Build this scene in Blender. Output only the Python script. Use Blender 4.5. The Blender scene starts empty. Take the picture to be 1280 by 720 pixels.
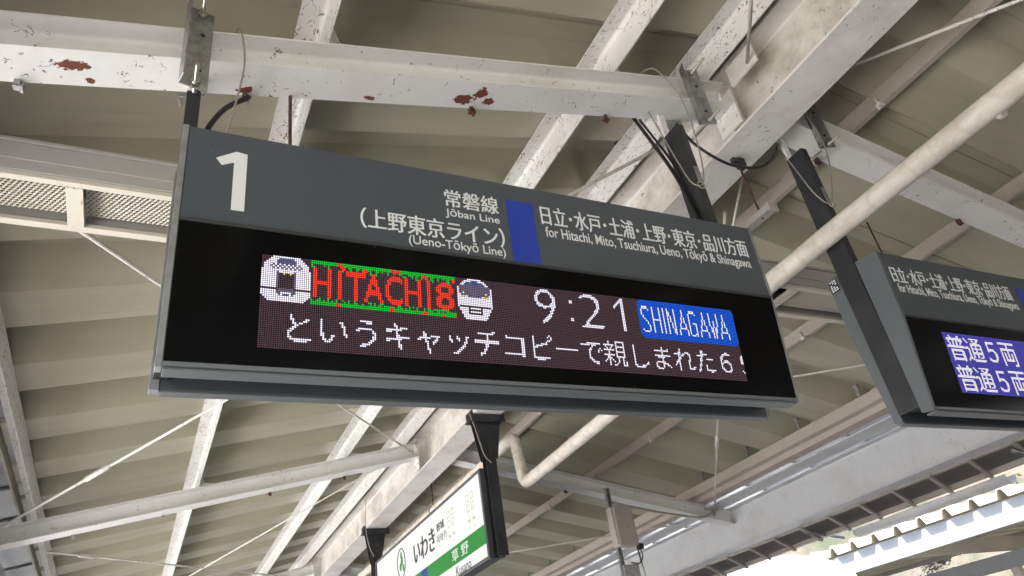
import bpy, bmesh, math, random
from mathutils import Vector, Matrix
random.seed(7)
SC = bpy.context.scene
COL = SC.collection
R = math.radians

# ------------------------------------------------------------------ camera
cam_d = bpy.data.cameras.new('camera')
cam_d.sensor_fit = 'HORIZONTAL'; cam_d.sensor_width = 36.0
cam_d.lens = 921.44 / 1280 * 36.0
cam_d.clip_start = 0.05; cam_d.clip_end = 3000
cam = bpy.data.objects.new('camera', cam_d); COL.objects.link(cam)
_r = Vector((0.9003611, -0.4113476, -0.1419261))
_d = Vector((0.1064922, 0.5245361, -0.8447019))
_f = Vector((0.4219115, 0.7454227, 0.5160772))
M = Matrix(((_r.x, -_d.x, -_f.x, 0), (_r.y, -_d.y, -_f.y, 0), (_r.z, -_d.z, -_f.z, 1.6), (0, 0, 0, 1)))
cam.matrix_world = M
SC.camera = cam

# ------------------------------------------------------------------ world, sun, exposure
SUN_EL, SUN_DIR = 55, Vector((-0.82, -0.57, 0)).normalized()
sun_vec = (SUN_DIR * math.cos(R(SUN_EL)) + Vector((0, 0, math.sin(R(SUN_EL))))).normalized()
W = bpy.data.worlds.new('World'); SC.world = W; W.use_nodes = True
wn = W.node_tree.nodes; wl = W.node_tree.links
wn.clear()
wo = wn.new('ShaderNodeOutputWorld'); wb = wn.new('ShaderNodeBackground'); ws = wn.new('ShaderNodeTexSky')
ws.sky_type = 'NISHITA'; ws.sun_disc = False; ws.sun_elevation = R(SUN_EL)
ws.sun_rotation = math.atan2(sun_vec.x, sun_vec.y)
ws.air_density = 1.0; ws.dust_density = 2.0
wb.inputs['Strength'].default_value = 0.06
wl.new(ws.outputs[0], wb.inputs[0]); wl.new(wb.outputs[0], wo.inputs[0])
sl = bpy.data.lights.new('sun', 'SUN'); sl.energy = 5.0; sl.angle = R(0.5); sl.color = (1.0, 0.975, 0.945)
sun = bpy.data.objects.new('sun', sl); COL.objects.link(sun)
sun.rotation_euler = sun_vec.to_track_quat('Z', 'Y').to_euler()
vs = SC.view_settings
vs.view_transform = 'Standard'; vs.look = 'None'; vs.gamma = 1.0; vs.use_curve_mapping = False
vs.exposure = 3.0
XK = 2.0 ** (-vs.exposure)          # screens are set for this exposure
SC.cycles.use_denoising = True
SC.cycles.max_bounces = 10; SC.cycles.diffuse_bounces = 6
SC.cycles.sample_clamp_indirect = 8.0

# ------------------------------------------------------------------ materials
def mat(name, col, rough=0.6, metal=0.0, spec=0.5):
    m = bpy.data.materials.new(name); m.use_nodes = True
    b = m.node_tree.nodes['Principled BSDF']
    b.inputs['Base Color'].default_value = (*col, 1); b.inputs['Roughness'].default_value = rough
    b.inputs['Metallic'].default_value = metal; b.inputs['Specular IOR Level'].default_value = spec
    return m
class NT:
    def __init__(s, m):
        s.t = m.node_tree; s.n = s.t.nodes; s.l = s.t.links; s.b = s.n['Principled BSDF']
    def add(s, typ, **k):
        x = s.n.new(typ)
        for a, v in k.items():
            if a.startswith('i_'): x.inputs[int(a[2:])].default_value = v
            else: setattr(x, a, v)
        return x
    def math(s, op, a, b=None, c=None):
        x = s.n.new('ShaderNodeMath'); x.operation = op
        for i, v in enumerate((a, b, c)):
            if v is None: continue
            if isinstance(v, (int, float)): x.inputs[i].default_value = v
            else: s.l.new(v, x.inputs[i])
        return x.outputs[0]
    def coord(s, scale=(1, 1, 1), off=(0, 0, 0)):
        c = s.n.new('ShaderNodeTexCoord'); p = s.n.new('ShaderNodeMapping')
        p.inputs['Scale'].default_value = scale; p.inputs['Location'].default_value = off
        s.l.new(c.outputs['Object'], p.inputs['Vector']); return p.outputs[0]
    def noise(s, vec, scale, detail=4, rough=0.55, dist=0.0):
        x = s.n.new('ShaderNodeTexNoise'); x.inputs['Scale'].default_value = scale
        x.inputs['Detail'].default_value = detail; x.inputs['Roughness'].default_value = rough
        x.inputs['Distortion'].default_value = dist
        s.l.new(vec, x.inputs['Vector']); return x.outputs['Fac']
    def ramp(s, fac, lo, hi):
        x = s.n.new('ShaderNodeMapRange'); x.inputs['From Min'].default_value = lo; x.inputs['From Max'].default_value = hi
        x.interpolation_type = 'SMOOTHSTEP'
        s.l.new(fac, x.inputs['Value']); return x.outputs[0]
    def mix(s, fac, a, b):
        x = s.n.new('ShaderNodeMix'); x.data_type = 'RGBA'
        if isinstance(fac, (int, float)): x.inputs[0].default_value = fac
        else: s.l.new(fac, x.inputs[0])
        for i, v in ((6, a), (7, b)):
            if isinstance(v, tuple): x.inputs[i].default_value = (*v, 1)
            else: s.l.new(v, x.inputs[i])
        return x.outputs[2]
    def bump(s, h, strength=0.3, dist=0.002):
        x = s.n.new('ShaderNodeBump'); x.inputs['Strength'].default_value = strength; x.inputs['Distance'].default_value = dist
        s.l.new(h, x.inputs['Height']); s.l.new(x.outputs[0], s.b.inputs['Normal'])
    def col(s, c): s.l.new(c, s.b.inputs['Base Color'])

def peeling(name, base, dirt, crack=0.5, rust=0.5, dirtiness=0.3, patches=(), rough=0.5, stretch=(1, 1, 1)):
    """old brushed-on paint on steel: mottled, cracked flakes, rust where the paint is gone"""
    m = mat(name, base, rough); t = NT(m)
    v = t.coord()
    n1 = t.noise(v, 3.0, 6, 0.6); n2 = t.noise(v, 14, 5, 0.6)
    c = t.mix(t.math('MULTIPLY', t.ramp(n1, 0.4, 0.75), dirtiness), base, dirt)
    c = t.mix(t.math('MULTIPLY', t.ramp(n2, 0.5, 0.8), dirtiness * 0.6), c, dirt)
    # speckle
    sp = t.noise(v, 120, 2, 0.5)
    c = t.mix(t.math('MULTIPLY', t.math('MULTIPLY', t.ramp(sp, 0.70, 0.74), t.ramp(n1, .5, .6)), 0.35), c, (0.16, 0.13, 0.11))
    # flake cracks: thin curved lines, only in places
    cv = t.coord(stretch)
    nz = t.noise(cv, 20, 2, 0.5, 0.6)
    line = t.math('SUBTRACT', 1.0, t.ramp(t.math('ABSOLUTE', t.math('SUBTRACT', nz, 0.5)), 0.005, 0.019))
    where = t.math('MULTIPLY', t.ramp(t.noise(t.coord(off=(3, 1, 7)), 24, 2, 0.5), 0.63 - 0.16 * crack, 0.67 - 0.16 * crack), t.ramp(t.noise(t.coord(off=(8, 2, 5)), 4.5, 3, .5), .58 - .16 * crack, .62 - .16 * crack))
    ck = t.math('MULTIPLY', line, where)
    c = t.mix(t.math('MULTIPLY', ck, 0.9), c, (0.08, 0.05, 0.04))
    # bare primer / rust
    rn = t.noise(t.coord(off=(11, 5, 2)), 9, 3, 0.55); rn2 = t.noise(v, 40, 4, 0.6)
    rr = t.math('ADD', rn, t.math('MULTIPLY', t.math('SUBTRACT', rn2, 0.5), 0.28))
    rmask = t.ramp(rr, 0.80 - 0.10 * rust, 0.806 - 0.10 * rust)
    pn = t.noise(v, 34, 5, 0.65)
    for (p, sx, sy, sz) in patches:
        mp = t.n.new('ShaderNodeMapping'); tc = t.n.new('ShaderNodeTexCoord')
        mp.inputs['Location'].default_value = tuple(-a * b for a, b in zip(p, (1 / sx, 1 / sy, 1 / sz)))
        mp.inputs['Scale'].default_value = (1 / sx, 1 / sy, 1 / sz)
        t.l.new(tc.outputs['Object'], mp.inputs[0])
        ln = t.n.new('ShaderNodeVectorMath'); ln.operation = 'LENGTH'; t.l.new(mp.outputs[0], ln.inputs[0])
        d = t.math('ADD', ln.outputs['Value'], t.math('MULTIPLY', t.math('SUBTRACT', pn, 0.5), 2.6))
        rmask = t.math('MAXIMUM', rmask, t.math('SUBTRACT', 1.0, t.ramp(d, 0.97, 1.03)))
    rc = t.mix(rn2, (0.20, 0.055, 0.032), (0.10, 0.030, 0.020))
    c = t.mix(rmask, c, rc)
    t.col(c)
    t.l.new(t.math('ADD', t.math('MULTIPLY', rmask, 0.35), rough), t.b.inputs['Roughness'])
    wav = t.noise(v, 11, 3, 0.5)
    h = t.math('SUBTRACT', t.math('ADD', t.math('MULTIPLY', wav, 1.1), t.math('MULTIPLY', n2, 0.4)), t.math('MULTIPLY', t.math('MAXIMUM', ck, rmask), 0.5))
    t.bump(h, 0.45, 0.006)
    return m

WHITE = (0.71, 0.70, 0.685); DIRT = (0.50, 0.45, 0.38)
PL = dict(base=WHITE, dirt=DIRT)
def zr(x): return 4.665 - 0.218 * abs(x - 3.1)       # underside of the rafters
m_rafter = peeling('rafter_paint', (0.735, 0.733, 0.728), DIRT, 0.45, 0.28, 0.25, patches=(
    ((1.20, 2.28, zr(1.20)), .050, .030, .05), ((1.275, 2.235, zr(1.27)), .035, .03, .05), ((1.335, 2.285, zr(1.335)), .03, .022, .05),
    ((-0.40, 2.24, zr(-.4)), .060, .022, .05), ((0.74, 2.31, zr(.74)), .028, .012, .05), ((0.21, 2.31, zr(.21)), .035, .018, .05), ((-.34,2.31,zr(-.34)),.016,.014,.05)))
m_purlin = peeling('purlin_paint', WHITE, DIRT, 1.15, 0.5, 0.34, stretch=(1, 0.6, 1))
m_beam = peeling('girder_paint', (0.72, 0.71, 0.69), (0.40, 0.34, 0.27), 0.4, 0.25, 0.40)
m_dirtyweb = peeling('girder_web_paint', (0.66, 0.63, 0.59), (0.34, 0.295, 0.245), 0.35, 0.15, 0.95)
m_tan = peeling('tan_purlin_paint', (0.43, 0.38, 0.335), (0.36, 0.29, 0.24), 0.2, 0.25, 0.45)
m_eave = peeling('eave_paint_shaded', (0.54, 0.55, 0.57), (0.42, 0.41, 0.40), 0.25, 0.1, 0.5)  # grey-blue base also stands in for the shade on the girder
m_rod = peeling('rod_paint', (0.70, 0.68, 0.64), (0.35, 0.27, 0.2), 0.7, 0.55, 0.4)
m_rust = mat('rusty_steel', (0.11, 0.045, 0.03), 0.85)
m_black = mat("black_painted_steel", (0.020, 0.022, 0.027), 0.42)
m_galv = mat('galvanised_steel', (0.42, 0.43, 0.43), 0.38, 0.85)
m_bolt = mat('bright_bolt_steel', (0.55, 0.53, 0.48), 0.3, 0.9)
m_wire = mat('steel_wire', (0.33, 0.31, 0.28), 0.5, 0.4)
m_cable = mat('black_cable', (0.012, 0.012, 0.013), 0.45)
m_soff = peeling('soffit_paint', (0.36, 0.32, 0.28), (0.2, 0.17, 0.14), 0.2, 0.2, 0.6)
m_soffd = mat('soffit_dark_board', (0.13, 0.12, 0.11), .8)
m_strap = mat('dark_strap_steel', (0.10, 0.105, 0.11), 0.5, 0.6)
m_plastic = mat('beige_plastic', (0.40, 0.365, 0.33), 0.45)
m_trough = peeling('cream_trough_paint', (0.56, 0.525, 0.45), (0.40, 0.35, 0.28), 0.1, 0.08, 0.25)
m_troughside = mat('grey_and_side_shade', (0.37, 0.36, 0.345), 0.5)  # grey holds the shade of the trough's upright sides; also plain grey parts
def vary(m, c2, scale, lo=.35, hi=.7, bump=0.0, bs=30, amount=1.0):
    t = NT(m); v = t.coord(); n = t.noise(v, scale, 5, 0.6)
    b = tuple(t.b.inputs['Base Color'].default_value)[:3]
    t.col(t.mix(t.math('MULTIPLY', t.ramp(n, lo, hi), amount), b, c2))
    if bump: t.bump(t.noise(v, bs, 3, .5), bump, 0.004)
    return m
vary(m_black, (0.036, 0.036, 0.038), 9, bump=.2, bs=60); vary(m_galv, (0.27, 0.275, 0.28), 22); vary(m_rust, (0.05, 0.028, 0.022), 40)
vary(m_plastic, (0.35, 0.32, 0.285), 12)
m_deck = mat('beige_folded_deck', (0.40, 0.355, 0.262), 0.32, 0.0, 0.5)
t = NT(m_deck); v = t.coord((1, 1, 1)); n = t.noise(t.coord((0.5, 3, 3)), 1.6, 4, .5)
t.col(t.mix(t.ramp(n, .3, .75), (0.425, 0.402, 0.305), (0.365, 0.346, 0.262)))
_st = t.noise(t.coord((0.35, 7, 1)), 2.0, 5, .65); _c = t.b.inputs['Base Color'].links[0].from_socket
t.col(t.mix(t.math('MULTIPLY', t.ramp(_st, .58, .74), .28), _c, (0.24, 0.22, 0.165)))
t.l.new(t.math('ADD', t.math('MULTIPLY', t.noise(v, 4, 3, .5), .18), .24), t.b.inputs['Roughness'])
t.bump(t.noise(t.coord((0.35, 1, 1)), 2.2, 2, .4), .10, .02)
m_pane = mat('smoked_sheet', (0.20, 0.21, 0.225), 0.16, 0.0, 0.6)
vary(m_pane, (0.30, 0.31, 0.33), 1.5)
m_paneframe = mat('pane_frame_rubber', (0.025, 0.025, 0.027), 0.5)
m_clear = bpy.data.materials.new('translucent_sheet'); m_clear.use_nodes = True
t = NT(m_clear); t.b.inputs['Base Color'].default_value = (0.10, 0.115, 0.15, 1); t.b.inputs['Roughness'].default_value = 0.30
t.b.inputs['Transmission Weight'].default_value = 0.0
tl = t.n.new('ShaderNodeBsdfTranslucent'); tl.inputs[0].default_value = (0.30, 0.34, 0.40, 1)
mx = t.n.new('ShaderNodeMixShader'); mx.inputs[0].default_value = 0.05
t.l.new(t.b.outputs[0], mx.inputs[1]); t.l.new(tl.outputs[0], mx.inputs[2]); t.l.new(mx.outputs[0], t.n['Material Output'].inputs[0])
m_sign = mat('sign_grey_paint', (0.08, 0.095, 0.108), 0.42)
t = NT(m_sign); v = t.coord(); n = t.noise(v, 3, 4, .6); dn = t.noise(v, 90, 2, .5)
c = t.mix(t.ramp(n, .3, .75), (0.064, 0.077, 0.093), (0.071, 0.084, 0.100))
c = t.mix(t.math('MULTIPLY', t.ramp(dn, .77, .79), .5), c, (0.35, 0.35, 0.34)); t.col(c)
t.bump(t.noise(v, 220, 2, .5), .06, .0006)
m_signedge = mat('sign_edge_grey', (0.24, 0.25, 0.255), 0.4); vary(m_signedge, (0.17, 0.17, 0.165), 14)
m_endcap = mat('sign_end_side_lit', (0.105, 0.118, 0.128), 0.42)  # sign grey made paler for the side light on the ends
m_trim = mat('sign_trim_lit_below', (0.13, 0.142, 0.15), 0.4)  # paler grey stands in for floor light on the bottom strips
m_glass = mat('display_black_glass', (0.003, 0.003, 0.0034), 0.12, 0.0, 0.10)
t = NT(m_glass); dn = t.noise(t.coord(), 70, 2, .5)
t.col(t.mix(t.math('MULTIPLY', t.ramp(dn, .775, .785), .6), (0.003, 0.003, 0.0034), (0.2, 0.2, 0.2)))
m_white = mat('white_lettering', (0.78, 0.80, 0.83), 0.5)
vary(m_white, (0.55, 0.56, 0.57), 60, .72, .78, amount=.7)
m_blue = mat('blue_band', (0.008, 0.045, 0.42), 0.3)
m_lblue = mat('station_sign_blue', (0.02, 0.06, 0.33), 0.35)
m_dark = mat('dark_recess', (0.03, 0.032, 0.035), 0.6)
m_signwhite = mat('station_sign_white', (0.80, 0.82, 0.83), 0.3)
m_green = mat('station_sign_green', (0.012, 0.24, 0.035), 0.35)
m_pale = mat('pale_green_print', (0.45, 0.58, 0.36), 0.5)
m_inkk = mat('black_lettering', (0.02, 0.02, 0.022), 0.5)
m_frame = mat('station_frame_grey', (0.06, 0.063, 0.072), 0.4); vary(m_frame, (0.085, 0.085, 0.09), 10)
m_pipe = mat('wrapped_pipe', (0.72, 0.66, 0.58), 0.6)
t = NT(m_pipe); v = t.coord()
wv = t.n.new('ShaderNodeTexWave'); wv.wave_type = 'BANDS'; wv.bands_direction = 'Y'; wv.inputs['Scale'].default_value = 1.7; wv.inputs['Distortion'].default_value = 9
wv.inputs['Detail'].default_value = 2; wv.inputs['Detail Scale'].default_value = 1.3
wv.wave_profile = 'SAW'
t.l.new(v, wv.inputs['Vector'])
n = t.noise(t.coord((1, .45, 1)), 14, 5, .65)
c = t.mix(t.ramp(n, .38, .68), (0.70, 0.655, 0.60), (0.56, 0.50, 0.435))
c = t.mix(t.math('MULTIPLY', t.ramp(wv.outputs['Fac'], .8, 1.0), .3), c, (0.42, 0.36, 0.30))
sp = t.noise(v, 120, 2, .5); c = t.mix(t.math('MULTIPLY', t.ramp(sp, .74, .76), .5), c, (0.2, 0.17, 0.14)); t.col(c)
t.bump(t.math('ADD', wv.outputs['Fac'], t.math('MULTIPLY', n, .8)), .3, .006)
def emit(name, col, k=1.0):
    m = bpy.data.materials.new(name); m.use_nodes = True; n = m.node_tree.nodes; n.clear()
    e = n.new('ShaderNodeEmission'); o = n.new('ShaderNodeOutputMaterial'); e.inputs[0].default_value = (*col, 1)
    e.inputs[1].default_value = k * XK; m.node_tree.links.new(e.outputs[0], o.inputs[0]); return m
LED = {'o': emit('led_idle', (0.24, 0.145, 0.175), 0.48), 'w': emit('led_white', (0.92, 0.87, 1.0), 1.45), 'r': emit('led_red', (1.0, 0.055, 0.03), 1.4),
       'g': emit('led_green', (0.02, 0.62, 0.05), 1.15), 'b': emit('led_blue', (0.02, 0.13, 0.85), 1.1), 'n': emit('led_dim_blue', (0.14, 0.20, 0.52), .75),
       'y': emit('led_amber', (1.0, 0.62, 0.06), 1.2), 'v': emit('led_violet', (0.12, 0.11, 0.62), 0.95), 'd': emit('led_grey', (0.30, 0.23, 0.36), .75)}

# ------------------------------------------------------------------ mesh helpers
class MB:
    def __init__(s): s.v = []; s.f = []; s.mi = []; s.sm = []
    def add(s, vs_, fs, mi=0, smooth=False):
        o = len(s.v); s.v += [tuple(x) for x in vs_]
        for f in fs: s.f.append([o + i for i in f]); s.mi.append(mi); s.sm.append(smooth)
        return s
    def box(s, a, b, mi=0):
        (x0, y0, z0), (x1, y1, z1) = a, b
        s.add([(x0, y0, z0), (x1, y0, z0), (x1, y1, z0), (x0, y1, z0), (x0, y0, z1), (x1, y0, z1), (x1, y1, z1), (x0, y1, z1)],
              [(0, 3, 2, 1), (4, 5, 6, 7), (0, 1, 5, 4), (1, 2, 6, 5), (2, 3, 7, 6), (3, 0, 4, 7)], mi); return s
    def obox(s, c, ax, ay, az, mi=0):
        c, ax, ay, az = (Vector(q) for q in (c, ax, ay, az))
        vv = [c + i * ax + j * ay + k * az for k in (-1, 1) for j in (-1, 1) for i in (-1, 1)]
        s.add(vv, [(0, 2, 3, 1), (4, 5, 7, 6), (0, 1, 5, 4), (1, 3, 7, 5), (3, 2, 6, 7), (2, 0, 4, 6)], mi); return s
    def extrude(s, p0, p1, prof, up=(0, 0, 1), mi=0, smooth=False):
        """closed profile [(u,v)...] swept from p0 to p1; v is along 'up', u = dir x up"""
        p0, p1 = Vector(p0), Vector(p1); d = (p1 - p0).normalized(); u = d.cross(Vector(up)).normalized(); w = u.cross(d).normalized()
        n = len(prof)
        vv = [p0 + u * a + w * b for a, b in prof] + [p1 + u * a + w * b for a, b in prof]
        ff = [(i, (i + 1) % n, n + (i + 1) % n, n + i) for i in range(n)]
        o = len(s.v); s.add(vv, ff, mi, smooth)
        s.f.append([o + i for i in reversed(range(n))]); s.mi.append(mi); s.sm.append(False)
        s.f.append([o + n + i for i in range(n)]); s.mi.append(mi); s.sm.append(False); return s
    def prism(s, pts, off, mi=0):
        """planar polygon of 3-D points, thickened by the vector off"""
        off = Vector(off); n = len(pts); pts = [Vector(p) for p in pts]
        vv = pts + [p + off for p in pts]
        s.add(vv, [tuple(reversed(range(n))), tuple(range(n, 2 * n))] + [(i, (i + 1) % n, n + (i + 1) % n, n + i) for i in range(n)], mi); return s
    def tube(s, pts, r, n=12, mi=0, caps=True):
        pts = [Vector(p) for p in pts]; rings = []; up = None
        for i, p in enumerate(pts):
            a = pts[max(i - 1, 0)]; b = pts[min(i + 1, len(pts) - 1)]; d = (b - a).normalized()
            if up is None:
                up = Vector((0, 0, 1)) if abs(d.z) < .9 else Vector((1, 0, 0))
            u = d.cross(up).normalized(); up = u.cross(d).normalized()
            rr = r[i] if isinstance(r, (list, tuple)) else r
            rings.append([p + (u * math.cos(2 * math.pi * k / n) + up * math.sin(2 * math.pi * k / n)) * rr for k in range(n)])
        vv = [q for ring in rings for q in ring]; ff = []
        for i in range(len(pts) - 1):
            for k in range(n):
                k2 = (k + 1) % n; ff.append((i * n + k, i * n + k2, (i + 1) * n + k2, (i + 1) * n + k))
        o = len(s.v); s.add(vv, ff, mi, True)
        if caps:
            s.f.append([o + k for k in reversed(range(n))]); s.mi.append(mi); s.sm.append(False)
            e = o + (len(pts) - 1) * n; s.f.append([e + k for k in range(n)]); s.mi.append(mi); s.sm.append(False)
        return s
    def build(s, name, mats, parent=None, bevel=0.0, fix=True):
        me = bpy.data.meshes.new(name); me.from_pydata(s.v, [], s.f); me.update()
        if not isinstance(mats, (list, tuple)): mats = [mats]
        for m in mats: me.materials.append(m)
        me.polygons.foreach_set('material_index', s.mi); me.polygons.foreach_set('use_smooth', s.sm)
        if fix:
            bm = bmesh.new(); bm.from_mesh(me); bmesh.ops.recalc_face_normals(bm, faces=bm.faces); bm.to_mesh(me); bm.free()
        o = bpy.data.objects.new(name, me); COL.objects.link(o)
        if parent: o.parent = parent
        if bevel:
            b = o.modifiers.new('bevel', 'BEVEL'); b.width = bevel; b.segments = 2; b.limit_method = 'ANGLE'; b.angle_limit = R(40)
        return o
def tag(o, label=None, cat=None, group=None, kind=None):
    if label: o['label'] = label
    if cat: o['category'] = cat
    if group: o['group'] = group
    if kind: o['kind'] = kind
    return o
def empty(name, loc=(0, 0, 0)):
    o = bpy.data.objects.new(name, None); COL.objects.link(o); o.location = loc; o.empty_display_size = .1; return o
def smooth_path(pts, n=8):
    pts = [Vector(p) for p in pts]; out = []
    P = [pts[0] * 2 - pts[1]] + pts + [pts[-1] * 2 - pts[-2]]
    for i in range(1, len(P) - 2):
        for k in range(n):
            q = k / n; a, b, c, d = P[i - 1:i + 3]
            out.append(.5 * ((2 * b) + (c - a) * q + (2 * a - 5 * b + 4 * c - d) * q * q + (3 * b - a - 3 * c + d) * q ** 3))
    out.append(pts[-1]); return out
def copy_tree(o, parent=None, delta=None):
    c = o.copy(); COL.objects.link(c); c.parent = parent
    if delta: c.location = Vector(o.location) + Vector(delta)
    for ch in list(o.children): copy_tree(ch, c)
    return c
def h_profile(w, h, tf, tw, r=0.012):
    """H section, origin at the centre of its underside"""
    def side(sg):
        P = [(sg * w / 2, 0), (sg * w / 2, tf)]
        for k in range(4):
            a = math.pi / 2 * k / 3; P.append((sg * (tw / 2 + r - r * math.sin(a)), tf + r - r * math.cos(a)))
        for k in range(4):
            a = math.pi / 2 * k / 3; P.append((sg * (tw / 2 + r - r * math.cos(a)), h - tf - r + r * math.sin(a)))
        P += [(sg * w / 2, h - tf), (sg * w / 2, h)]
        return P
    return side(1) + list(reversed(side(-1)))

# ------------------------------------------------------------------ ground
m_asph = mat('platform_floor', (0.05, 0.049, 0.047), 0.85); vary(m_asph, (0.04, 0.039, 0.037), 3, bump=.3)
m_conc = mat('bounce_concrete', (0.78, 0.765, 0.74), 0.85); vary(m_conc, (0.70, 0.685, 0.665), 2, bump=.2)
m_ball = mat('ballast', (0.06, 0.052, 0.046), 0.95); vary(m_ball, (0.04, 0.035, 0.03), 18, bump=.8, bs=25)
m_ballp = mat('pale_ballast', (0.15, 0.14, 0.13), 0.95); vary(m_ballp, (0.10, 0.095, 0.088), 18, bump=.8, bs=25)
m_earth = mat('dry_earth', (0.30, 0.27, 0.20), 0.95); vary(m_earth, (0.17, 0.17, 0.10), .4)
g = MB().add([(-400, -400, -1.25), (400, -400, -1.25), (400, 400, -1.25), (-400, 400, -1.25)], [(0, 1, 2, 3)]).build('ground', m_earth, fix=False); tag(g, kind='structure')
for x0, x1, nm in ((-4.3, -1.75, 'track_bed'), (8.05, 13.4, 'track_bed')):
    o = MB().box((x0, -60, -1.3), (x1, 90, -1.1)).build(nm, m_ball if x0 > 0 else m_ballp); tag(o, kind='structure')  # ballast tone per side set for the light it bounces up
def platform(x0, x1, nm):
    o = MB().box((x0, -60, -1.3), (x1, 90, 0)).build(nm, m_asph); tag(o, kind='structure')
platform(-1.7, 8.0, 'platform_floor'); platform(13.45, 26, 'platform_floor')
o = MB().box((-18, -3.0, -1.3), (-4.3, 90, -1.0)).build('bounce_pavement', m_conc); tag(o, kind='structure')  # unseen pale slab added to bounce sunlight up at the roof
SB = empty('unseen_bounce_building', (-18.0, 10, -1.25)); tag(SB, 'long brown unseen building, added to control light from the left', 'building')  # unseen building added for its light, kept dark to limit bounce
def fsb(o): o.location = -SB.location; return o
m_wall = mat('brown_bounce_wall', (0.20, 0.18, 0.16), 0.85); vary(m_wall, (0.15, 0.135, 0.12), 1.5)
m_winglass = mat('window_glass', (0.03, 0.035, 0.04), .1)
fsb(MB().box((-24, -30, -1.3), (-18.0, 60, 5.2)).build('wall', m_wall, SB)); fsb(MB().box((-24.3, -30.3, 5.202), (-17.8, 60.3, 5.45)).build('roof_slab', m_wall, SB))
for k in range(9):
    y = -26 + k * 7.5
    fsb(MB().box((-18.0, y, 1.2), (-17.96, y + 1.5, 2.3)).build('window', m_winglass, SB))
m_hill = mat('dry_hillside', (0.36, 0.30, 0.19), 0.95)
t = NT(m_hill); v = t.coord(); n = t.noise(v, .22, 6, .65); n2 = t.noise(v, 1.6, 5, .7)
c = t.mix(t.ramp(n, .42, .62), (0.066, 0.055, 0.042), (0.026, 0.032, 0.017)); c = t.mix(t.math('MULTIPLY', t.ramp(n2, .45, .7), .6), c, (0.038, 0.031, 0.024)); t.col(c)
t.bump(n2, .8, .3)
hb = MB(); NX, NY = 40, 60; vv = []
for j in range(NY + 1):
    for i in range(NX + 1):
        x = 28 + i * 1.6; y = -40 + j * 3.2
        h = -1.2 + 22 * (1 / (1 + math.exp(-(x - 46) / 6.0))) - 22 / (1 + math.exp(3)) + 1.3 * math.sin(x * .35 + y * .21) * min(1, i / 6) + .9 * math.sin(y * .37 + 2)*min(1, i/6)
        vv.append((x, y, h + random.uniform(-.25, .25) * min(1, i / 4)))
hb.add(vv, [(j * (NX + 1) + i, j * (NX + 1) + i + 1, (j + 1) * (NX + 1) + i + 1, (j + 1) * (NX + 1) + i) for j in range(NY) for i in range(NX)], 0, True)
tag(hb.build('hillside', m_hill, fix=False), kind='structure')
# ------------------------------------------------------------------ canopy
CAN = empty('platform_canopy', (3.1, 0, 0)); tag(CAN, 'white steel platform canopy with peeling paint and beige folded roof, overhead', 'canopy')
CAN.location = (0, 0, 0)
SL = 0.218
def zx(x, h=0): return 4.665 - SL * abs(x - 3.1) + h
Y0, Y1 = -9.0, 33.0
HD = 0.375
# deck: folded plates running down the slopes
def deck(x0, x1):
    mb = MB(); prof = []
    P = 0.93; y = 3.86 - 0.93 * 14 ; k = 0
    while y < Y1:
        prof += [(y - 0.41, 0.0), (y, 0.0), (y + 0.10, 0.19), (y + 0.165, .19), (y + 0.17, .182), (y + 0.18, .182), (y + .185, .19), (y + 0.31, 0.19)]
        y += P
    n = len(prof); nx = 2
    xs = [x0 + (x1 - x0) * i / nx for i in range(nx + 1)]
    vv = [(x, a, zx(x, HD + b)) for x in xs for a, b in prof]
    mb.add(vv, [(i * n + j, i * n + j + 1, (i + 1) * n + j + 1, (i + 1) * n + j) for i in range(nx) for j in range(n - 1)])
    # thickness
    vv2 = [(x, a, zx(x, HD + b + .02)) for x in xs for a, b in prof]
    mb.add(vv2, [(i * n + j, (i + 1) * n + j, (i + 1) * n + j + 1, i * n + j + 1) for i in range(nx) for j in range(n - 1)])
    return mb.build('roof_deck', m_deck, CAN, fix=False)
deck(-1.02, 3.098); deck(3.102, 7.22)
for xe in (-1.045, 7.225):
    MB().box((xe, Y0, zx(xe, .30)), (xe + .02, Y1, zx(xe, .62))).build('end_closure', m_deck, CAN)  # boards added to stop light leaking through the fold ends
# rafters
prof_r = h_profile(0.175, 0.17, 0.011, 0.009, 0.016)
FR = [-9.75, -3.75, 2.252, 8.24, 14.24, 20.24, 26.24, 32.2]
for i, y in enumerate(FR):
    for s in (-1, 1):
        xa, xb = (-2.0, 2.955) if s < 0 else (7.52, 3.245)
        mb = MB().extrude((xa, y, zx(xa)), (xb, y, zx(xb)), prof_r)
        r = mb.build('rafter', m_rafter, CAN)
        if i == 2 and s < 0: r['label'] = 'white rafter above the big sign with red rust patches'
        # little rusty hooks hanging off the underside edge
        if i in (2, 3):
            for hx in ((-.56, 0.213, 1.265, 2.09) if s < 0 else (3.75, 4.35, 5.0)):
                yy = y + .088; hz = zx(hx)
                h = MB().box((hx - .016, yy - .016, hz - .03), (hx + .004, yy + .014, hz + .016)).box((hx + .006, yy - .004, hz - .036), (hx + .016, yy + .016, hz + .01)).box((hx - .016, yy - .016, hz - .036), (hx + .016, yy - .006, hz - .026))
                h.build('hook', m_galv if hx in (-.56, .213) else m_rust, r)
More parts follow.
